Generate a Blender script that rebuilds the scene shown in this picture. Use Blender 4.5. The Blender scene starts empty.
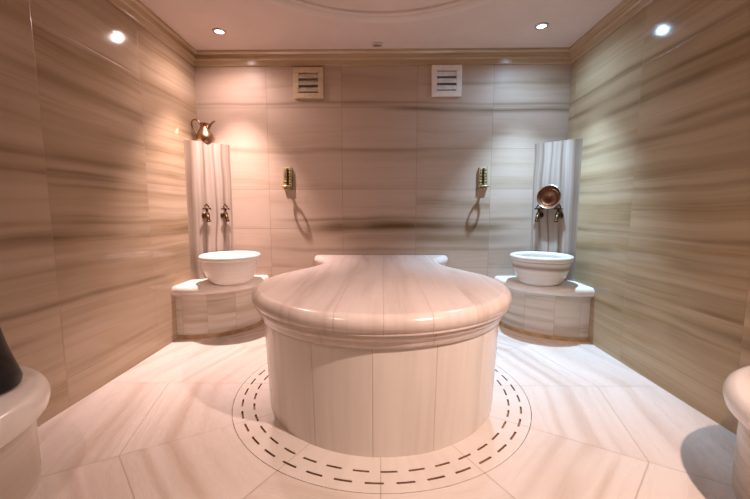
import bpy, bmesh, math, random
from math import pi, sin, cos, radians
from mathutils import Vector, Matrix
random.seed(4)
C = bpy.context.scene.collection

# ------------------------------------------------------------------ room numbers
XL, XR, YB, YF, H = -1.675, 1.675, 3.31, -0.40, 2.45
CY = 2.06            # centre of the round platform
DY, DR = 1.66, 1.10  # centre / radius of the ceiling dome
LAMPS = [(-1.27, 2.93), (1.22, 2.89), (-1.25, 0.40), (1.25, 0.40)]

# ------------------------------------------------------------------ node helpers
class E:
    def __init__(s, nt, sock): s.nt, s.s = nt, sock
    def _m(s, op, *a):
        n = s.nt.nodes.new('ShaderNodeMath'); n.operation = op
        for i, v in enumerate((s,) + a):
            if isinstance(v, E): s.nt.links.new(v.s, n.inputs[i])
            else: n.inputs[i].default_value = v
        return E(s.nt, n.outputs[0])
    def __add__(s, o): return s._m('ADD', o)
    __radd__ = __add__
    def __mul__(s, o): return s._m('MULTIPLY', o)
    __rmul__ = __mul__
    def __sub__(s, o): return s._m('SUBTRACT', o)
    def __rsub__(s, o): return (s * -1.0) + o
    def __truediv__(s, o): return s._m('DIVIDE', o)
    def floor(s): return s._m('FLOOR')
    def abs(s): return s._m('ABSOLUTE')
    def sin(s): return s._m('SINE')
    def cos(s): return s._m('COSINE')
    def sqrt(s): return s._m('SQRT')
    def pp(s, h): return s._m('PINGPONG', h)
    def lt(s, v): return s._m('LESS_THAN', v)
    def gt(s, v): return s._m('GREATER_THAN', v)
    def mx(s, v): return s._m('MAXIMUM', v)
    def mn(s, v): return s._m('MINIMUM', v)
    def exp(s): return s._m('EXPONENT')
    def atan2(s, o): return s._m('ARCTAN2', o)
    def smooth(s, a, b, lo=0.0, hi=1.0):
        n = s.nt.nodes.new('ShaderNodeMapRange'); n.interpolation_type = 'SMOOTHSTEP'
        s.nt.links.new(s.s, n.inputs[0])
        for i, v in zip((1, 2, 3, 4), (a, b, lo, hi)): n.inputs[i].default_value = v
        return E(s.nt, n.outputs[0])

def new_mat(name):
    m = bpy.data.materials.new(name); m.use_nodes = True
    nt = m.node_tree
    return m, nt, nt.nodes['Principled BSDF']

def coords(nt):
    t = nt.nodes.new('ShaderNodeNewGeometry')
    o = nt.nodes.new('ShaderNodeTexCoord')
    sp = nt.nodes.new('ShaderNodeSeparateXYZ'); nt.links.new(o.outputs['Object'], sp.inputs[0])
    return [E(nt, sp.outputs[i]) for i in range(3)]

def vec(nt, a, b, c):
    n = nt.nodes.new('ShaderNodeCombineXYZ')
    for i, v in enumerate((a, b, c)):
        if isinstance(v, E): nt.links.new(v.s, n.inputs[i])
        else: n.inputs[i].default_value = v
    return n.outputs[0]

def noise(nt, a, b, c=0.0, scale=1.0, detail=4.0, rough=0.55):
    n = nt.nodes.new('ShaderNodeTexNoise'); n.inputs['Scale'].default_value = scale
    n.inputs['Detail'].default_value = detail; n.inputs['Roughness'].default_value = rough
    nt.links.new(vec(nt, a, b, c), n.inputs['Vector'])
    return E(nt, n.outputs['Fac'])

def wnoise(nt, a, b=0.0, c=0.0):
    n = nt.nodes.new('ShaderNodeTexWhiteNoise'); n.noise_dimensions = '3D'
    nt.links.new(vec(nt, a, b, c), n.inputs['Vector'])
    return E(nt, n.outputs['Value'])

def mix(nt, f, a, b):
    n = nt.nodes.new('ShaderNodeMix'); n.data_type = 'RGBA'
    if isinstance(f, E): nt.links.new(f.s, n.inputs[0])
    else: n.inputs[0].default_value = f
    for i, v in ((6, a), (7, b)):
        if isinstance(v, tuple): n.inputs[i].default_value = (*v, 1)
        else: nt.links.new(v, n.inputs[i])
    return n.outputs[2]

LIGHT = (0.50, 0.385, 0.28); MID = (0.32, 0.215, 0.115); DARK = (0.13, 0.075, 0.026); JOINT = (0.30, 0.20, 0.13)

def marble(name, fn, bands=(), seed=0.0, rough=0.2, light=LIGHT, mid=MID, dark=DARK, joint=JOINT,
           vein=0.55, bscale=6.0, ascale=0.55, amount=1.0, jamount=0.45, bmod=1.0, spec=0.5):
    """fn(nt, x, y, z) -> (a along the veins, b across them, tile random 0..1, joint mask 0..1)"""
    m, nt, bs = new_mat(name)
    x, y, z = coords(nt)
    a, b, rnd, jm = fn(nt, x, y, z)
    wob = noise(nt, a * 0.9, b * 1.3, seed + 3.1, 1.0, 2.0) - 0.5
    b2 = b + wob * 0.10
    sd = rnd * 3.0 + seed
    n1 = noise(nt, a * ascale, b2 * bscale, sd, 1.0, 5.0, 0.6)
    n2 = noise(nt, a * ascale * 2.2, b2 * bscale * 5.0, sd + 7.7, 1.0, 4.0, 0.6)
    n3 = noise(nt, a * 0.8, b * 0.9, seed + 11.0, 1.0, 3.0)
    f1 = n1.smooth(0.40, 0.66)
    f2 = n2.smooth(0.45, 0.72) * 0.45
    tone = (f1 * 0.75 + f2) * (n3.smooth(0.3, 0.7) * 0.6 + 0.5) * vein + (rnd - 0.5) * 0.12
    tone = tone.mx(0.0).mn(1.0)
    col = mix(nt, tone * amount, light, mid)
    dk = n1.smooth(0.60, 0.74) * n3.smooth(0.42, 0.6) * 0.55
    for (bz, w, s, a0, a1) in bands:
        d = (b2 - bz) / w
        g = (d * d * -1.0).exp() * s
        mod = noise(nt, a * 1.1, bz * 9.0, seed + 5.0, 1.0, 2.0).smooth(0.32, 0.6) * bmod + (1 - bmod)
        if a0 is not None: mod = mod * a.smooth(a0 - .25, a0 + .25) * (1.0 - a.smooth(a1 - .25, a1 + .25))
        dk = dk.mx(g * mod * (n2 * 0.9 + 0.55))
    col = mix(nt, (dk * amount).mn(1.0), col, dark)
    col = mix(nt, jm * jamount, col, joint)
    bs.inputs['Specular IOR Level'].default_value = spec
    nt.links.new(col, bs.inputs['Base Color'])
    rr = n2 * 0.10 + (rough - 0.05) + jm * 0.3
    nt.links.new(rr.s, bs.inputs['Roughness'])
    bp = nt.nodes.new('ShaderNodeBump'); bp.inputs['Strength'].default_value = 0.25; bp.inputs['Distance'].default_value = 0.003
    hgt = n2 * 0.08 - jm
    nt.links.new(hgt.s, bp.inputs['Height']); nt.links.new(bp.outputs[0], bs.inputs['Normal'])
    return m

def wall_fn(axis, u0, w, h=0.364, z0=2.34):
    def f(nt, x, y, z):
        u = x if axis == 'x' else y
        uu = u - u0; zz = z - z0
        d = uu.pp(w / 2).mn(zz.pp(h / 2))
        rnd = wnoise(nt, (uu / w).floor(), (zz / h).floor(), 1.0 if axis == 'x' else 2.0)
        return u, z, rnd, 1.0 - d.smooth(0.001, 0.0035)
    return f

def vertical_fn(w=None, off=0.0):
    def f(nt, x, y, z):
        u = x.abs() * 0.8 - y * 0.65
        if w:
            d = (u - off).pp(w / 2); rnd = wnoise(nt, ((u - off) / w).floor())
            return z, u, rnd, 1.0 - d.smooth(0.001, 0.003)
        return z, u, z * 0.0 + 0.5, z * 0.0
    return f

def panel_fn(w, off):
    def f(nt, x, y, z):
        u = x + y * 0.3 * 0.0
        d = (u - off).pp(w / 2); rnd = wnoise(nt, ((u - off) / w).floor())
        return u, z, rnd, 1.0 - d.smooth(0.001, 0.003)
    return f

def floor_fn(nt, x, y, z):
    yy = y - CY
    r = (x * x + yy * yy).sqrt(); th = yy.atan2(x)
    st = pi / 6
    k = (th / st).floor(); dth = th - (k + 0.5) * st
    b = r * dth.cos(); a = r * dth.sin()
    dr = r * th.pp(st / 2).sin()
    dp = (b - 1.26).abs().mn((b - 2.1).abs())
    d = dr.mn(dp)
    jm = (1.0 - d.smooth(0.001, 0.0045)) * r.gt(0.80)
    rnd = wnoise(nt, k, b.gt(1.26) + b.gt(2.1), 3.0)
    return a + k * 1.7, b, rnd, jm

def top_fn(nt, x, y, z):
    d = (x - 0.01).pp(0.10); rnd = wnoise(nt, ((x - 0.01) / 0.2).floor())
    return y, x, rnd, 1.0 - d.smooth(0.0008, 0.0028)

def round_fn(cx, cy, r, n, off=0.0):
    def f(nt, x, y, z):
        th = (y - cy).atan2(x - cx) - off
        st = 2 * pi / n
        d = th.pp(st / 2) * r; rnd = wnoise(nt, (th / st).floor())
        return z * 0.8, th * r, rnd, 1.0 - d.smooth(0.001, 0.0035)
    return f

def horizontal_fn(nt, x, y, z):
    return x + y, z, z * 0.0 + 0.5, z * 0.0

def plain_fn(nt, x, y, z):
    return x * 0.7 + y * 0.7, x * 0.6 - y * 0.6 + z, z * 0.0 + 0.5, z * 0.0

def simple(name, col, rough=0.5, metal=0.0, col2=None, scale=12.0, bump=0.0):
    m, nt, bs = new_mat(name)
    x, y, z = coords(nt)
    n = noise(nt, x, y, z, scale, 5.0)
    c = mix(nt, n.smooth(0.35, 0.65), col, col2 or tuple(v * 0.8 for v in col))
    nt.links.new(c, bs.inputs['Base Color'])
    bs.inputs['Metallic'].default_value = metal
    rr = n * 0.2 + (rough - 0.1); nt.links.new(rr.s, bs.inputs['Roughness'])
    if bump:
        bp = nt.nodes.new('ShaderNodeBump'); bp.inputs['Strength'].default_value = bump; bp.inputs['Distance'].default_value = 0.002
        nt.links.new(n.s, bp.inputs['Height']); nt.links.new(bp.outputs[0], bs.inputs['Normal'])
    return m

def emit(name, col, s):
    m = bpy.data.materials.new(name); m.use_nodes = True
    bs = m.node_tree.nodes['Principled BSDF']
    bs.inputs['Base Color'].default_value = (*col, 1); bs.inputs['Emission Color'].default_value = (*col, 1)
    bs.inputs['Emission Strength'].default_value = s
    return m

M = {}
M['wall_back'] = marble('marble_back_wall', wall_fn('x', 0.322, 0.678), seed=1.0, rough=0.4, spec=0.25, light=(0.53, 0.405, 0.325), bscale=4.0, ascale=0.35, bands=[
    (0.905, 0.05, 1.0, -0.62, 1.1), (0.98, 0.018, 0.5, -0.8, 1.4), (0.80, 0.05, 0.45, -0.3, 1.25), (1.95, 0.02, 0.7, 0.1, 1.8),
    (2.005, 0.012, 0.45, -1.7, 1.7), (2.18, 0.015, 0.35, 0.4, 1.7), (1.60, 0.02, 0.3, -1.7, 0.5), (0.70, 0.02, 0.35, -1.0, 1.4)], bmod=0.4, vein=0.5, jamount=0.6)
M['wall_left'] = marble('marble_left_wall', wall_fn('y', 2.55, 0.77), seed=5.0, spec=0.3, light=(0.48, 0.36, 0.255), mid=(0.29, 0.19, 0.10), rough=0.09, bscale=7.0, ascale=0.30, vein=0.9, bands=[
    (1.71, 0.024, 0.43, None, 0), (1.52, 0.027, 0.50, None, 0), (1.335, 0.027, 0.61, None, 0), (1.25, 0.027, 0.58, None, 0), (1.19, 0.016, 0.36, None, 0), (0.985, 0.016, 0.36, None, 0),
    (0.905, 0.030, 0.68, None, 0), (0.57, 0.016, 0.58, None, 0), (0.42, 0.020, 0.43, None, 0), (1.93, 0.041, 0.36, None, 0), (0.74, 0.014, 0.29, None, 0)], bmod=0.9)
M['wall_right'] = marble('marble_right_wall', wall_fn('y', 2.42, 0.80), seed=9.0, spec=0.15, light=(0.47, 0.345, 0.215), mid=(0.29, 0.185, 0.085), rough=0.09, bscale=7.0, ascale=0.30, vein=0.9, bands=[
    (1.985, 0.020, 0.43, None, 0), (1.86, 0.019, 0.58, None, 0), (1.76, 0.030, 0.68, None, 0), (1.50, 0.027, 0.43, None, 0), (1.57, 0.027, 0.50, None, 0),
    (1.30, 0.041, 0.36, None, 0), (1.195, 0.016, 0.43, None, 0), (0.906, 0.020, 0.50, None, 0), (0.75, 0.034, 0.58, None, 0), (0.60, 0.027, 0.29, None, 0), (0.44, 0.030, 0.50, None, 0), (0.30, 0.027, 0.29, None, 0)], bmod=0.9)
M['wall_front'] = marble('marble_front_wall', wall_fn('x', 0.322, 0.678), seed=13.0)
M['cornice'] = marble('marble_cornice', horizontal_fn, seed=17.0, light=(0.56, 0.42, 0.28), mid=(0.38, 0.26, 0.14), bscale=14.0, vein=1.0)
M['floor'] = marble('marble_floor', floor_fn, seed=21.0, bands=[(0.96, 0.02, 0.5, None, 0), (1.07, 0.035, 0.75, None, 0), (1.17, 0.018, 0.6, None, 0), (1.42, 0.03, 0.5, None, 0), (1.66, 0.03, 0.5, None, 0)], bmod=1.0, rough=0.27, light=(0.73, 0.65, 0.59), mid=(0.54, 0.43, 0.355), dark=(0.47, 0.34, 0.26), bscale=5.0, ascale=0.5, vein=0.75, amount=0.75, jamount=0.5)
M['ring'] = marble('marble_drain_ring', round_fn(0, 0, 0.75, 12, 0.0), seed=23.0, rough=0.3, light=(0.74, 0.66, 0.60), vein=0.3, amount=0.6)
M['top'] = marble('marble_platform_top', top_fn, seed=25.0, rough=0.2, light=(0.77, 0.655, 0.595), mid=(0.46, 0.33, 0.26), bscale=6.0, ascale=0.5, vein=0.62, amount=0.8, jamount=0.45)
M['mould'] = marble('marble_platform_moulding', round_fn(0, 0, 0.70, 9, 0.15), seed=26.0, rough=0.22, light=(0.74, 0.63, 0.56), vein=0.4, amount=0.5, jamount=0.5)
M['pedestal'] = marble('marble_platform_pedestal', round_fn(0, 0, 0.67, 15, radians(-93)), seed=28.0, rough=0.25, light=(0.82, 0.745, 0.675), vein=0.45, amount=0.6, bscale=4.0)
M['plinth'] = marble('marble_plinth_panels', panel_fn(0.19, 0.085), seed=31.0, rough=0.25, light=(0.66, 0.585, 0.515), vein=0.8, bands=[])
M['plinth_top'] = marble('marble_plinth_top', plain_fn, seed=33.0, rough=0.22, light=(0.84, 0.77, 0.71), vein=0.4, amount=0.7)
M['pillar'] = marble('marble_pillar', vertical_fn(), seed=36.0, light=(0.46, 0.375, 0.32), mid=(0.28, 0.20, 0.145), rough=0.2, bscale=14.0, ascale=0.3, vein=0.9, bands=[(-1.02, 0.008, 0.6, None, 0), (-0.955, 0.012, 0.75, None, 0), (-0.885, 0.007, 0.6, None, 0), (-0.80, 0.012, 0.7, None, 0), (-0.685, 0.03, 0.7, None, 0)], bmod=0.4)
M['bowl'] = marble('marble_bowl', horizontal_fn, seed=39.0, rough=0.2, light=(0.84, 0.79, 0.74), mid=(0.70, 0.63, 0.57), dark=(0.42, 0.36, 0.28), bscale=10.0, vein=0.5)
M['bowl_veined'] = marble('marble_bowl_veined', horizontal_fn, seed=41.0, rough=0.2, light=(0.78, 0.72, 0.66), mid=(0.62, 0.53, 0.45), dark=(0.30, 0.24, 0.16), bscale=12.0, vein=0.9, bands=[(0.135, 0.016, 1.0, None, 0), (0.18, 0.006, 0.5, None, 0)], bmod=0.1)
M['ceiling'] = simple('painted_plaster', (0.72, 0.59, 0.53), 0.7, 0, (0.69, 0.565, 0.505), 3.0)
M['mould_paint'] = simple('painted_moulding', (0.74, 0.63, 0.57), 0.5, 0, (0.70, 0.60, 0.54), 4.0)
M['stained'] = simple('stained_base_stone', (0.55, 0.36, 0.19), 0.45, 0, (0.40, 0.25, 0.12), 14.0)
M['grime'] = simple('dark_drain_stone', (0.42, 0.25, 0.14), 0.8, 0, (0.28, 0.16, 0.09), 30.0)
M['copper'] = simple('aged_copper', (0.42, 0.25, 0.15), 0.3, 1.0, (0.26, 0.15, 0.085), 25.0, 0.2)
M['dark_copper'] = simple('dark_copper', (0.17, 0.065, 0.03), 0.5, 1.0, (0.11, 0.04, 0.02), 25.0, 0.3)
M['tin'] = simple('tinned_rim', (0.75, 0.72, 0.62), 0.3, 1.0)
M['bronze'] = simple('dark_bronze', (0.12, 0.07, 0.035), 0.4, 1.0, (0.07, 0.04, 0.02), 40.0, 0.3)
M['brass'] = simple('antique_brass', (0.50, 0.41, 0.22), 0.45, 0.6, (0.22, 0.17, 0.075), 60.0, 0.4)
M['iron'] = simple('blackened_metal', (0.035, 0.03, 0.03), 0.4, 0.6, (0.02, 0.02, 0.022), 20.0)
M['vent_frame'] = simple('pale_stone_frame', (0.64, 0.51, 0.35), 0.35, 0, (0.55, 0.42, 0.27), 20.0)
M['vent_frame_white'] = simple('white_stone_frame', (0.86, 0.81, 0.76), 0.3, 0, (0.80, 0.74, 0.68), 20.0)
M['slat'] = simple('white_louvre', (0.90, 0.90, 0.90), 0.25, 0.0)
M['slat_beige'] = simple('beige_louvre', (0.66, 0.60, 0.48), 0.25, 0.4, (0.50, 0.44, 0.34), 40.0)
M['vent_dark'] = simple('vent_shaft', (0.30, 0.25, 0.20), 0.5)
M['chrome'] = simple('satin_chrome', (0.72, 0.70, 0.68), 0.3, 1.0)
M['white_plastic'] = simple('white_plastic', (0.78, 0.70, 0.64), 0.4)

# ------------------------------------------------------------------ mesh helpers
def link(name, bm, mat, parent=None, smooth=None):
    me = bpy.data.meshes.new(name)
    bmesh.ops.recalc_face_normals(bm, faces=bm.faces)
    bm.to_mesh(me); bm.free()
    for mm in (mat if isinstance(mat, (list, tuple)) else [mat]): me.materials.append(M[mm])
    if smooth is not None:
        me.polygons.foreach_set('use_smooth', [True] * len(me.polygons))
        me.set_sharp_from_angle(angle=radians(smooth))
    o = bpy.data.objects.new(name, me); C.objects.link(o)
    if parent: o.parent = parent
    return o

def thing(name, label, cat, loc=(0, 0, 0), group=None, rz=0.0):
    o = bpy.data.objects.new(name, None); C.objects.link(o); o.empty_display_size = 0.05
    o.location = loc; o.rotation_euler = (0, 0, rz)
    o['label'] = label; o['category'] = cat
    if group: o['group'] = group
    return o

def tag(o, label, cat, group=None):
    o['label'] = label; o['category'] = cat
    if group: o['group'] = group
    return o

def struct(o): o['kind'] = 'structure'; return o

def quad(bm, pts):
    return bm.faces.new([bm.verts.new(p) for p in pts])

def box(bm, x0, x1, y0, y1, z0, z1, bev=0.0, mtx=None):
    r = bmesh.ops.create_cube(bm, size=1.0)
    vs = r['verts']
    for v in vs:
        v.co = Vector(((x0 + x1) / 2 + v.co.x * (x1 - x0), (y0 + y1) / 2 + v.co.y * (y1 - y0), (z0 + z1) / 2 + v.co.z * (z1 - z0)))
    if bev:
        es = list({e for v in vs for e in v.link_edges})
        r = bmesh.ops.bevel(bm, geom=es, offset=bev, segments=2, affect='EDGES', profile=0.5)
        vs = list({v for f in r['faces'] for v in f.verts} | {v for v in vs if v.is_valid})
    if mtx is not None: bmesh.ops.transform(bm, matrix=mtx, verts=[v for v in vs if v.is_valid])

def loft(bm, rings, closed=True, cap0=True, cap1=True):
    R = [[bm.verts.new(p) for p in ring] for ring in rings]
    n = len(R[0])
    for a, b in zip(R, R[1:]):
        for i in range(n if closed else n - 1):
            j = (i + 1) % n
            bm.faces.new((a[i], a[j], b[j], b[i]))
    if cap0: bm.faces.new(R[0])
    if cap1: bm.faces.new(R[-1])

def lathe(bm, prof, n=48, mtx=None, cap0=True, cap1=True):
    rings = []
    for r, z in prof:
        ring = [Vector((max(r, 1e-4) * cos(2 * pi * i / n), max(r, 1e-4) * sin(2 * pi * i / n), z)) for i in range(n)]
        rings.append([mtx @ p for p in ring] if mtx is not None else ring)
    loft(bm, rings, True, cap0, cap1)

def tube(bm, pts, rad, n=10, closed=False):
    pts = [Vector(p) for p in pts]; N = len(pts)
    rings = []; up = None
    for i in range(N):
        if closed: t = pts[(i + 1) % N] - pts[i - 1]
        else: t = pts[min(i + 1, N - 1)] - pts[max(i - 1, 0)]
        t.normalize()
        if up is None:
            up = Vector((0, 0, 1)) if abs(t.z) < 0.9 else Vector((1, 0, 0))
        s = t.cross(up); s.normalize(); up = s.cross(t); up.normalize()
        r = rad[i] if isinstance(rad, (list, tuple)) else rad
        rings.append([pts[i] + r * (cos(2 * pi * k / n) * s + sin(2 * pi * k / n) * up) for k in range(n)])
    if closed:
        rings.append(rings[0]); 
        loft(bm, rings[:-1] , True, False, False)
        # closing band
        bm.verts.ensure_lookup_table()
        a = [v for v in bm.verts][-n:]; b = [v for v in bm.verts][-n * N:][:n]
        for i in range(n): bm.faces.new((a[i], a[(i + 1) % n], b[(i + 1) % n], b[i]))
    else: loft(bm, rings)

def spline(pts, per=8):
    P = [Vector(p) for p in pts]; out = []
    for i in range(len(P) - 1):
        p0 = P[i - 1] if i else P[0] * 2 - P[1]; p1, p2 = P[i], P[i + 1]
        p3 = P[i + 2] if i + 2 < len(P) else P[-1] * 2 - P[-2]
        for k in range(per):
            t = k / per
            out.append(0.5 * ((2 * p1) + (p2 - p0) * t + (2 * p0 - 5 * p1 + 4 * p2 - p3) * t * t + (3 * p1 - p0 - 3 * p2 + p3) * t ** 3))
    out.append(P[-1]); return out

def prism(bm, poly, z0, z1):
    loft(bm, [[Vector((x, y, z0)) for x, y in poly], [Vector((x, y, z1)) for x, y in poly]])

def offset_open(pts, d):
    """inward offset (to the left of travel) of an open 2-D polyline"""
    out = []
    for i in range(len(pts)):
        t = Vector(pts[min(i + 1, len(pts) - 1)]) - Vector(pts[max(i - 1, 0)]); t.normalize()
        out.append(Vector(pts[i]) + Vector((-t.y, t.x)) * d)
    return out

# ------------------------------------------------------------------ the setting
T = 0.12
bm = bmesh.new(); box(bm, XL - T, XR + T, YB, YB + T, -0.2, H + 0.3); struct(link('wall_back', bm, 'wall_back'))
bm = bmesh.new(); box(bm, XL - T, XL, YF - T, YB, -0.2, H + 0.3); struct(link('wall_left', bm, 'wall_left'))
bm = bmesh.new(); box(bm, XR, XR + T, YF - T, YB, -0.2, H + 0.3); struct(link('wall_right', bm, 'wall_right'))
bm = bmesh.new(); box(bm, XL, XR, YF - T, YF, -0.2, H + 0.3); struct(link('wall_front', bm, 'wall_front'))

def plate_with_hole(bm, cx, cy, r, z, n=96):
    """flat rectangle (the room's plan) at height z with a round hole; returns the hole's verts"""
    inner, outer = [], []
    for i in range(n):
        t = 2 * pi * (i + 0.5) / n; dx, dy = cos(t), sin(t)
        s = min(((XR if dx > 0 else XL) - cx) / dx, ((YB if dy > 0 else YF) - cy) / dy)
        inner.append(bm.verts.new((cx + r * dx, cy + r * dy, z)))
        outer.append((cx + s * dx, cy + s * dy))
    ov = [bm.verts.new((x, y, z)) for x, y in outer]
    for i in range(n):
        j = (i + 1) % n
        bm.faces.new((inner[i], ov[i], ov[j], inner[j]))
        (xa, ya), (xb, yb) = outer[i], outer[j]
        if abs(xa - xb) > 1e-5 and abs(ya - yb) > 1e-5:          # the corner of the room between two rays
            cxn = XR if max(xa, xb) > cx + 0.5 else XL; cyn = YB if max(ya, yb) > cy + 0.5 else YF
            bm.faces.new((ov[i], bm.verts.new((cxn, cyn, z)), ov[j]))
    return inner

RO = 0.842
bm = bmesh.new()
inn = plate_with_hole(bm, 0, CY, RO, 0.0)
low = [bm.verts.new((v.co.x, v.co.y, -0.034)) for v in inn]
for i in range(len(inn)):
    j = (i + 1) % len(inn); bm.faces.new((inn[i], inn[j], low[j], low[i]))
bm.faces.new(low)
fl = struct(link('floor', bm, 'floor'))

bm = bmesh.new()
hole = plate_with_hole(bm, 0, DY, DR, H)
n = len(hole); prev = hole
for rr, zz in ((DR * 0.97, H + 0.004), (DR * 0.85, H + 0.014), (DR * 0.6, H + 0.03), (DR * 0.3, H + 0.04)):
    cur = [bm.verts.new((rr * (v.co.x) / DR, DY + rr * (v.co.y - DY) / DR, zz)) for v in hole]
    for i in range(n): bm.faces.new((prev[i], prev[(i + 1) % n], cur[(i + 1) % n], cur[i]))
    prev = cur
bm.faces.new(prev)
struct(link('ceiling', bm, 'ceiling', smooth=30))

# round stepped moulding of the dome
bm = bmesh.new()
prof = [(DR - .075, H + .02), (DR - .075, H + .004), (DR - .068, H - .006), (DR - .05, H - .010), (DR - .036, H - .004), (DR - .030, H - .012), (DR + .0, H - .026), (DR + .022, H - .026), (DR + .034, H - .016), (DR + .036, H - 0.001), (DR - .005, H - 0.001), (DR - .005, H + .02)]
N = 128
rings = [[Vector((r * cos(2 * pi * i / N), DY + r * sin(2 * pi * i / N), z)) for i in range(N)] for r, z in prof]
rings.append(rings[0])
R_ = [[bm.verts.new(p) for p in ring] for ring in rings[:-1]]; R_.append(R_[0])
for a, b in zip(R_, R_[1:]):
    for i in range(N): bm.faces.new((a[i], a[(i + 1) % N], b[(i + 1) % N], b[i]))
struct(link('trim_1', bm, 'mould_paint', smooth=35))

# marble cornice: (out from the wall, z)
cp = [(0, H - .118), (.014, H - .118), (.016, H - .108), (.020, H - .074), (.034, H - .066), (.036, H - .056), (.040, H - .03), (.056, H - .018), (.058, H), (0, H)]
def cornice(name, a, b, inward, cut=1):
    bm = bmesh.new(); a, b, inw = Vector(a), Vector(b), Vector(inward)
    t = (b - a).normalized()
    loft(bm, [[Vector((*(a + inw * d + t * d), z)) for d, z in cp], [Vector((*(b + inw * d - t * d), z)) for d, z in cp]])
    return struct(link(name, bm, 'cornice'))
cornice('trim_2', (XL, YB), (XR, YB), (0, -1)); cornice('trim_3', (XL, YF), (XL, YB), (1, 0))
cornice('trim_4', (XR, YF), (XR, YB), (-1, 0)); cornice('trim_5', (XL, YF), (XR, YF), (0, 1))

# ------------------------------------------------------------------ drain ring
ring = thing('drain_ring', 'round marble ring with two rows of dark drain slots around the platform', 'floor drain', (0, CY, 0))
NS = 40; sub = 10                      # 10 angular cells per slot pitch, 6 of them open
rad = [0.60, 0.724, 0.734, 0.785, 0.795, 0.8385]
bm = bmesh.new(); NA = NS * sub
def covered(t): return abs(((t - pi / 2 + pi) % (2 * pi)) - pi) < radians(37)
def is_open(row, i):
    k = (i + (sub // 2 if row == 3 else 0)) % NA
    slot, c = divmod(k, sub)
    tm = 2 * pi * (slot * sub + 3 - (sub // 2 if row == 3 else 0)) / NA
    return c < 6 and not covered(tm)
vg = [[bm.verts.new((r * cos(2 * pi * i / NA), r * sin(2 * pi * i / NA), 0.0)) for i in range(NA)] for r in rad]
for q in range(5):
    for i in range(NA):
        if q in (1, 3) and is_open(q, i): continue
        j = (i + 1) % NA
        bm.faces.new((vg[q][i], vg[q + 1][i], vg[q + 1][j], vg[q][j]))
lo = [bm.verts.new((v.co.x, v.co.y, -0.034)) for v in vg[5]]
for i in range(NA): bm.faces.new((vg[5][i], lo[i], lo[(i + 1) % NA], vg[5][(i + 1) % NA]))
link('ring_slab', bm, 'ring', ring)
for row in (1, 3):
    r0, r1 = rad[row], rad[row + 1]
    for s in range(NS):
        i0 = s * sub - (sub // 2 if row == 3 else 0)
        if not is_open(row, i0 % NA): continue
        bm = bmesh.new()
        ts = [2 * pi * (i0 + k) / NA for k in range(7)]
        loop = [(r0 * cos(t), r0 * sin(t)) for t in ts] + [(r1 * cos(t), r1 * sin(t)) for t in reversed(ts)]
        a = [bm.verts.new((x, y, -0.0005)) for x, y in loop]; b = [bm.verts.new((x, y, -0.012)) for x, y in loop]
        for i in range(len(a)):
            j = (i + 1) % len(a); bm.faces.new((a[i], a[j], b[j], b[i]))
        bm.faces.new(b)
        link('drain_slot', bm, 'grime', ring)

# ------------------------------------------------------------------ heated stone platform
R = 0.722
right = []
A1 = radians(20)
for i in range(41):
    t = -pi / 2 + (A1 + pi / 2) * i / 40; right.append((R * cos(t), R * sin(t)))
tail = [right[-1], (0.612, 0.375), (0.545, 0.51), (0.492, 0.65), (0.470, 0.78), (0.478, 0.90), (0.515, 1.02), (0.575, 1.12), (0.615, 1.19), (0.625, 1.235)]
tl = spline([(x, y, 0) for x, y in tail], 5)
right += [(p.x, p.y) for p in tl[1:]]
YE = right[-1][1]
def outline(d):
    o = offset_open(right, d)
    o[0] = Vector((0, right[0][1] + d))
    o[-1] = Vector((o[-1].x, YE))
    return [(p.x, p.y) for p in o] + [(-p.x, p.y) for p in reversed(o[1:])]
def olft(bm, prof):
    loft(bm, [[Vector((x, y, z - (0.018 if z > 0.1 else 0))) for x, y in outline(d)] for d, z in prof])
plat = thing('stone_platform', 'large round pink marble platform with a narrowing back end in the middle of the room', 'platform', (0, CY, 0))
bm = bmesh.new(); olft(bm, [(0.078, 0), (0.077, 0.012), (0.058, 0.512)]); link('pedestal', bm, 'pedestal', plat, 40)
bm = bmesh.new(); olft(bm, [(0.058, 0.512), (0.050, 0.512), (0.042, 0.522), (0.040, 0.536), (0.036, 0.548), (0.026, 0.556), (0.022, 0.570), (0.022, 0.578)]); link('moulding', bm, 'mould', plat, 35)
pr = [(0.022, 0.578), (0.012, 0.578)] + [(0.036 - 0.036 * sin(t), 0.618 - 0.040 * cos(t)) for t in [radians(a) for a in range(40, 91, 10)]]
pr += [(0.045 - 0.045 * cos(t), 0.618 + 0.042 * sin(t)) for t in [radians(a) for a in range(10, 91, 10)]]
bm = bmesh.new(); olft(bm, pr); link('top_slab', bm, 'top', plat, 40)
for o in plat.children:                                    # materials use room coordinates
    pass

# ------------------------------------------------------------------ corner washing places
PZ = 0.445                                                 # height of the plinth top
def plinth_poly(sx, grow):
    pts = []
    a, b = 0.565 + grow, 0.505 + grow
    for i in range(25):
        t = pi / 2 * i / 24
        # slightly squared ellipse
        cx, sy = abs(cos(t)) ** 0.9, abs(sin(t)) ** 0.9
        pts.append((sx * (XR - a * cx), YB - b * sy))
    return [(sx * XR, YB)] + pts

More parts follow.
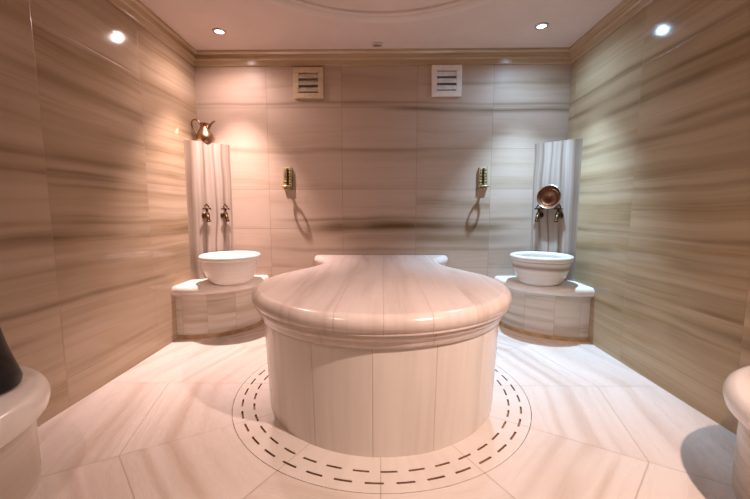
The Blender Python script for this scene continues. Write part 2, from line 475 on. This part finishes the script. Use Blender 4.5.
def corner_plinth(sx, label):
    t = thing('basin_plinth', label, 'plinth', (0, 0, 0), 'corner basin plinths')
    bm = bmesh.new(); prism(bm, plinth_poly(sx, 0.012), 0, 0.03); link('base_strip', bm, 'stained', t, 40)
    bm = bmesh.new()
    loft(bm, [[Vector((x, y, z)) for x, y in plinth_poly(sx, g)] for g, z in ((0, 0.03), (0, 0.345), (0.006, 0.350), (0.010, 0.365), (0.018, 0.372))])
    link('panelled_body', bm, 'plinth', t, 40)
    bm = bmesh.new()
    loft(bm, [[Vector((x, y, z)) for x, y in plinth_poly(sx, g)] for g, z in ((0.020, 0.372), (0.034, 0.375), (0.044, 0.385), (0.048, 0.402), (0.046, 0.422), (0.036, 0.437), (0.022, PZ))])
    link('top_slab', bm, 'plinth_top', t, 40)
    return t
corner_plinth(-1, 'curved marble plinth in the left back corner carrying the pale bowl')
corner_plinth(1, 'curved marble plinth in the right back corner carrying the dark-veined bowl')

PT = 1.65
def corner_pillar(sx, label, top):
    t = thing('corner_pillar', label, 'pillar', (0, 0, 0), 'corner pillars')
    A, B, Cc, K = (sx * 1.385, YB), (sx * 1.59, 3.11), (sx * XR, 3.06), (sx * XR, YB)
    ins = 0.022
    A2, B2, C2 = (sx * (1.385 + 0.035), YB), (sx * (1.59 + 0.010), 3.11 + 0.028), (sx * XR, 3.06 + ins)
    bm = bmesh.new(); prism(bm, [A, B, B2, A2], PZ, top); link('front_slab', bm, 'pillar', t)
    bm = bmesh.new(); prism(bm, [B, Cc, C2, B2], PZ, top); link('side_slab', bm, 'pillar', t)
    bm = bmesh.new(); prism(bm, [A2, B2, C2, K], PZ, top - 0.006); link('shelf', bm, 'plinth_top', t)
    return t
corner_pillar(-1, 'upright veined marble slab in the left back corner with a copper jug on top', PT)
corner_pillar(1, 'upright veined marble slab in the right back corner behind the copper dish', PT)

def bowl(sx, label, mat):
    t = thing('marble_bowl', label, 'basin', (1.345 if sx > 0 else -1.285, 2.985, PZ), 'marble washing bowls')
    prof = [(0.12, 0), (0.150, 0.003), (0.168, 0.016), (0.186, 0.045), (0.203, 0.085), (0.217, 0.13), (0.226, 0.175), (0.226, 0.195)]
    inner = [(0.208, 0.198), (0.200, 0.185), (0.188, 0.14), (0.160, 0.09), (0.10, 0.055), (0.02, 0.045)]
    bm = bmesh.new(); lathe(bm, prof + inner, 64); body = link('bowl_body', bm, mat, t, 40)
    rim = [(0.208, 0.198), (0.226, 0.195), (0.240, 0.198), (0.246, 0.208), (0.246, 0.228), (0.240, 0.238), (0.228, 0.242), (0.214, 0.238), (0.207, 0.225), (0.206, 0.21)]
    bm = bmesh.new()
    rr = [[bm.verts.new((r * cos(2 * pi * i / 64), r * sin(2 * pi * i / 64), z)) for i in range(64)] for r, z in rim]; rr.append(rr[0])
    for a, b in zip(rr, rr[1:]):
        for i in range(64): bm.faces.new((a[i], a[(i + 1) % 64], b[(i + 1) % 64], b[i]))
    link('rim', bm, mat, t, 50)
    return t
bowl(-1, 'pale marble bowl on the left corner plinth', 'bowl')
bowl(1, 'marble bowl with a dark vein round its side on the right corner plinth', 'bowl_veined')

# taps: local -Y points out of the slab
def tap_parts(t):
    mx = Matrix.Rotation(radians(90), 4, 'X')
    bm = bmesh.new(); lathe(bm, [(0.004, 0), (0.026, 0), (0.026, 0.004), (0.020, 0.009), (0.012, 0.012)], 20, mx); link('rosette', bm, 'bronze', t, 40)
    bm = bmesh.new()
    tube(bm, [(0, -0.005, 0), (0, -0.03, 0), (0, -0.052, -0.002), (0, -0.068, -0.014), (0, -0.074, -0.034)], [0.013, 0.014, 0.015, 0.012, 0.011], 14)
    lathe(bm, [(0.015, -0.008), (0.020, 0.0), (0.017, 0.016), (0.009, 0.024), (0.008, 0.036)], 16, Matrix.Translation((0, -0.040, 0.0)))
    lathe(bm, [(0.011, -0.012), (0.015, -0.006), (0.015, 0.0), (0.011, 0.004)], 16, Matrix.Translation((0, -0.074, -0.036)))
    link('spout', bm, 'bronze', t, 45)
    bm = bmesh.new()
    c = Vector((0, -0.040, 0.052))
    tube(bm, [c + Vector((x, 0, z)) for x, z in ((-.030, -.006), (-.018, 0.004), (-.006, -0.006), (.006, -0.006), (.018, 0.004), (.030, -.006))], [0.0065, 0.008, 0.006, 0.006, 0.008, 0.0065], 10)
    tube(bm, spline([c + Vector(p) for p in ((-0.016, 0, 0.0), (-0.012, 0, 0.018), (0, 0, 0.026), (0.012, 0, 0.018), (0.016, 0, 0.0))], 4), 0.005, 8)
    lathe(bm, [(0.004, 0), (0.008, 0.006), (0.004, 0.013)], 12, Matrix.Translation(c + Vector((0, 0, 0.026))))
    lathe(bm, [(0.007, -0.018), (0.009, -0.006), (0.006, 0.004)], 12, Matrix.Translation(c))
    link('handle', bm, 'bronze', t, 45)

def on_slab(sx, f, out=0.0):
    A, B = Vector((sx * 1.385, YB)), Vector((sx * 1.59, 3.11))
    nrm = Vector((-sx * 0.20, -0.205)).normalized()
    p = A.lerp(B, f) + nrm * out
    return p, math.atan2(nrm.x, -nrm.y)
TZ = 1.01
taps = []
for sx, f, lab in ((-1, 0.85, 'bronze tap above the pale left bowl, nearer the side wall'), (-1, 0.29, 'bronze tap above the pale left bowl, nearer the back wall'),
                   (1, 0.28, 'bronze tap under the left edge of the copper dish'), (1, 0.85, 'bronze tap under the right edge of the copper dish')):
    p, a = on_slab(sx, f)
    t = thing('tap', lab, 'tap', (p.x, p.y, TZ), 'bronze taps over the bowls', a)
    tap_parts(t); t.scale = (1.18, 1.1, 1.18)

# copper dish leaning on the right-hand taps
p, a = on_slab(1, 0.58, 0.062)
dish = thing('copper_dish', 'round dark copper dish with a pale rim resting on the right-hand taps', 'dish', (p.x, p.y, 1.172), None, a)
mt = Matrix.Rotation(radians(90 - 6), 4, 'X')
bm = bmesh.new(); lathe(bm, [(0.002, -0.022), (0.04, -0.022), (0.075, -0.016), (0.098, 0.002), (0.101, 0.002), (0.078, -0.010), (0.072, -0.006), (0.066, -0.012), (0.045, -0.016), (0.030, -0.010), (0.024, -0.010), (0.018, -0.002), (0.002, 0.001)], 48, mt); link('dish_body', bm, 'dark_copper', dish, 40)
bm = bmesh.new(); tube(bm, [mt @ Vector((0.1005 * cos(2 * pi * i / 48), 0.1005 * sin(2 * pi * i / 48), 0.002)) for i in range(48)], 0.0042, 8, True); link('rim', bm, 'tin', dish, 60)

# copper jug on the left pillar
jug = thing('copper_jug', 'small copper jug with a curved handle on top of the left corner slab', 'jug', (-1.565, 3.215, PT - 0.006))
bm = bmesh.new()
lathe(bm, [(0.002, 0), (0.062, 0), (0.066, 0.006), (0.073, 0.018), (0.079, 0.038), (0.078, 0.056), (0.066, 0.084), (0.048, 0.110), (0.036, 0.132), (0.031, 0.148), (0.033, 0.166), (0.037, 0.176), (0.033, 0.176), (0.027, 0.150), (0.030, 0.132)], 40)
link('jug_body', bm, 'copper', jug, 40)
bm = bmesh.new(); tube(bm, spline([(-0.030, 0, 0.168), (-0.058, 0, 0.200), (-0.092, 0, 0.202), (-0.104, 0, 0.170), (-0.092, 0, 0.122), (-0.068, 0, 0.078)], 6), 0.006, 10); link('handle', bm, 'copper', jug, 50)
bm = bmesh.new(); tube(bm, spline([(0.028, 0, 0.128), (0.048, 0, 0.158), (0.068, 0, 0.182), (0.094, 0, 0.200)], 6), [0.016 - 0.010 * i / 18 for i in range(19)], 12); link('spout', bm, 'copper', jug, 50)
jug.rotation_euler.z = radians(8)

# ------------------------------------------------------------------ near wall plinths (half rounds)
def near_plinth(sx, cy, dz, label):
    t = thing('wall_plinth', label, 'plinth', (sx * XR, cy, 0), 'half round plinths on the side walls')
    def half(r): r *= .93 if sx < 0 else .955; return [Vector((-sx * r * cos(a), r * sin(a), 0)) for a in [radians(-90 + 180 * i / 36) for i in range(37)]]
    bm = bmesh.new(); loft(bm, [[p + Vector((0, 0, z - dz)) for p in half(r)] for r, z in ((.452, dz), (.452, .30), (.456, .33), (.468, .338))]); link('panelled_body', bm, 'plinth', t, 40)
    bm = bmesh.new(); loft(bm, [[p + Vector((0, 0, z - dz)) for p in half(r)] for r, z in ((.468, .338), (.486, .342), (.499, .356), (.505, .378), (.505, .396), (.498, .418), (.482, .436), (.46, PZ))]); link('top_slab', bm, 'plinth_top', t, 40)
near_plinth(-1, 1.02, 0.055, 'half round marble plinth at the left edge of the picture under a black jug')
near_plinth(1, 1.00, 0.022, 'half round marble plinth at the right edge of the picture with nothing on it')

JS = 1.22
bj = thing('black_jug', 'black metal jug standing on the marble plinth at the left edge', 'jug', (-1.47, 1.21, PZ - 0.055))
bm = bmesh.new(); lathe(bm, [(0.002, 0), (0.095, 0), (0.112, 0.008), (0.118, 0.026), (0.110, 0.05), (0.088, 0.12), (0.072, 0.19), (0.066, 0.225), (0.076, 0.245), (0.078, 0.25), (0.072, 0.25), (0.060, 0.225)], 40); link('jug_body', bm, 'iron', bj, 40)
bm = bmesh.new(); tube(bm, spline([(-0.065, -0.02, 0.22), (-0.12, -0.03, 0.225), (-0.14, -0.035, 0.16), (-0.10, -0.025, 0.075)], 6), 0.009, 10); link('handle', bm, 'iron', bj, 50)
bm = bmesh.new(); tube(bm, spline([(0.064, 0.0, 0.232), (0.085, 0.0, 0.247), (0.10, 0.0, 0.25)], 5), [0.02] * 5 + [0.012] * 6, 10); link('spout', bm, 'iron', bj, 50)

for ch in bj.children: ch.data.transform(Matrix.Diagonal((1.0, 1.0, JS, 1.0)))

# ------------------------------------------------------------------ back wall fittings
def wall_hook(x, label):
    t = thing('wall_hook', label, 'wall hook', (x, YB, 1.34), 'brass wall hooks')
    bm = bmesh.new(); box(bm, -0.040, 0.040, -0.026, 0, -0.10, 0.105, 0.005)
    for i in range(7):
        for s in (-1, 1): lathe(bm, [(0.009, 0), (0.009, 0.003), (0.003, 0.006)], 10, Matrix.Translation((s * 0.022, -0.025, -0.075 + i * 0.026)) @ Matrix.Rotation(radians(90), 4, 'X'))
    link('back_plate', bm, 'brass', t, 40)
    bm = bmesh.new(); box(bm, -0.008, 0.008, -0.036, -0.025, -0.085, 0.095, 0.003); link('centre_bar', bm, 'bronze', t)
    bm = bmesh.new()
    tube(bm, [(0, -0.02, -0.07), (0, -0.045, -0.07), (0, -0.06, -0.07)], 0.012, 10)
    link('arm', bm, 'bronze', t, 50)
    bm = bmesh.new()
    tube(bm, [(0.036 * cos(2 * pi * i / 32), -0.084 + 0.026 * sin(2 * pi * i / 32), -0.07) for i in range(32)], 0.0085, 8, True)
    link('ring', bm, 'brass', t, 60)
wall_hook(-0.855, 'brass wall hook with a ring, left one of the pair on the back wall')
wall_hook(0.925, 'brass wall hook with a ring, right one of the pair on the back wall')

def vent(x, z, label, fm, sm):
    t = thing('air_vent', label, 'air vent', (x, YB, z), 'square vents on the back wall')
    s, w = 0.132, 0.046
    bm = bmesh.new()
    for a in ((-s, s, s - w, s), (-s, s, -s, -s + w), (-s, -s + w, -s + w, s - w), (s - w, s, -s + w, s - w)):
        box(bm, a[0], a[1], -0.026, 0, a[2], a[3], 0.003)
    link('frame', bm, fm, t)
    bm = bmesh.new(); box(bm, -s + w, s - w, -0.005, 0, -s + w, s - w); link('backing', bm, 'vent_dark', t)
    for i in range(3):
        bm = bmesh.new(); box(bm, -s + w, s - w, -0.021, 0.021, -0.0025, 0.0025, 0, Matrix.Translation((0, -0.021, -0.057 + 0.057 * i)) @ Matrix.Rotation(radians(68), 4, 'X'))
        link('slat', bm, sm, t)
vent(-0.648, 2.183, 'square beige-framed louvre vent on the left of the back wall under the cornice', 'vent_frame', 'slat_beige')
vent(0.578, 2.195, 'square white-framed louvre vent on the right of the back wall under the cornice', 'vent_frame_white', 'slat')

# ------------------------------------------------------------------ ceiling fittings and lamps
det = thing('ceiling_sensor', 'small pale sensor on the ceiling by the back wall cornice', 'sensor', (-0.035, 3.16, H))
bm = bmesh.new(); box(bm, -0.045, 0.045, -0.03, 0.03, -0.012, 0, 0.004); link('housing', bm, 'white_plastic', det)
bm = bmesh.new(); box(bm, -0.03, 0.03, -0.018, 0.018, -0.018, -0.012, 0.002); link('lens', bm, 'chrome', det)

WARM, COOL = (1.0, 0.72, 0.58), (0.74, 0.88, 1.0)
cols = [(1.0, 0.76, 0.735), (0.44, 0.71, 1.0), (1.0, 0.74, 0.64), (1.0, 0.74, 0.64)]
watts = [350, 350, 34, 300]
names = ['warm glowing ceiling downlight above the left back corner', 'cool white ceiling downlight above the right back corner',
         'ceiling downlight over the near left side of the room', 'ceiling downlight over the near right side of the room']
for i, ((x, y), c, w, lab) in enumerate(zip(LAMPS, cols, watts, names)):
    M['lens%d' % i] = emit('lamp_glow_%s' % ('cool' if i == 1 else 'warm'), c, 25.0)
    t = thing('ceiling_downlight', lab, 'ceiling light', (x, y, H), 'ceiling downlights')
    bm = bmesh.new()
    rr = [(0.030, 0.0), (0.034, -0.008), (0.044, -0.010), (0.050, -0.006), (0.052, 0.0)]
    lathe(bm, rr, 32, None, False, False); link('trim_ring', bm, 'chrome', t, 50)
    bm = bmesh.new(); lathe(bm, [(0.030, -0.001), (0.028, -0.004), (0.002, -0.0045)], 32); link('lamp_lens', bm, 'lens%d' % i, t, 50)
    aim = Vector((x * 0.32, 1.5, 0)) if i > 1 else Vector((x * 1.02, y - 0.02, 0))
    d = aim - Vector((x, y, H))
    for nm, e, size in (('downlight_beam', w, 74 if i < 2 else 80), ('downlight_spill', w * (0.10, 0.085, 0.02, 0.012)[i], 172)):
        ld = bpy.data.lights.new(nm, 'SPOT'); ld.energy = e; ld.color = c
        ld.spot_size = radians(size); ld.spot_blend = 1.0; ld.shadow_soft_size = 0.028
        lo_ = bpy.data.objects.new(nm, ld); C.objects.link(lo_); lo_.parent = t; lo_.location = (0, 0, -0.04)
        if nm == 'downlight_beam': lo_.rotation_euler = d.to_track_quat('-Z', 'Y').to_euler()

w = bpy.data.worlds.new('World'); bpy.context.scene.world = w; w.use_nodes = True
w.node_tree.nodes['Background'].inputs[0].default_value = (0.02, 0.015, 0.012, 1)

# ------------------------------------------------------------------ camera
cd = bpy.data.cameras.new('camera'); cam = bpy.data.objects.new('camera', cd); C.objects.link(cam)
cd.sensor_width = 36.0; cd.lens = 36.0 * 355 / 750; cd.clip_start = 0.02
cam.location = (0.0, 0.0, 1.05)
cam.rotation_euler = (radians(90 - 6.2), 0, radians(0.97))
sc = bpy.context.scene; sc.camera = cam
sc.view_settings.view_transform = 'Standard'; sc.view_settings.look = 'None'
sc.view_settings.exposure = 0.02; sc.view_settings.gamma = 1.0
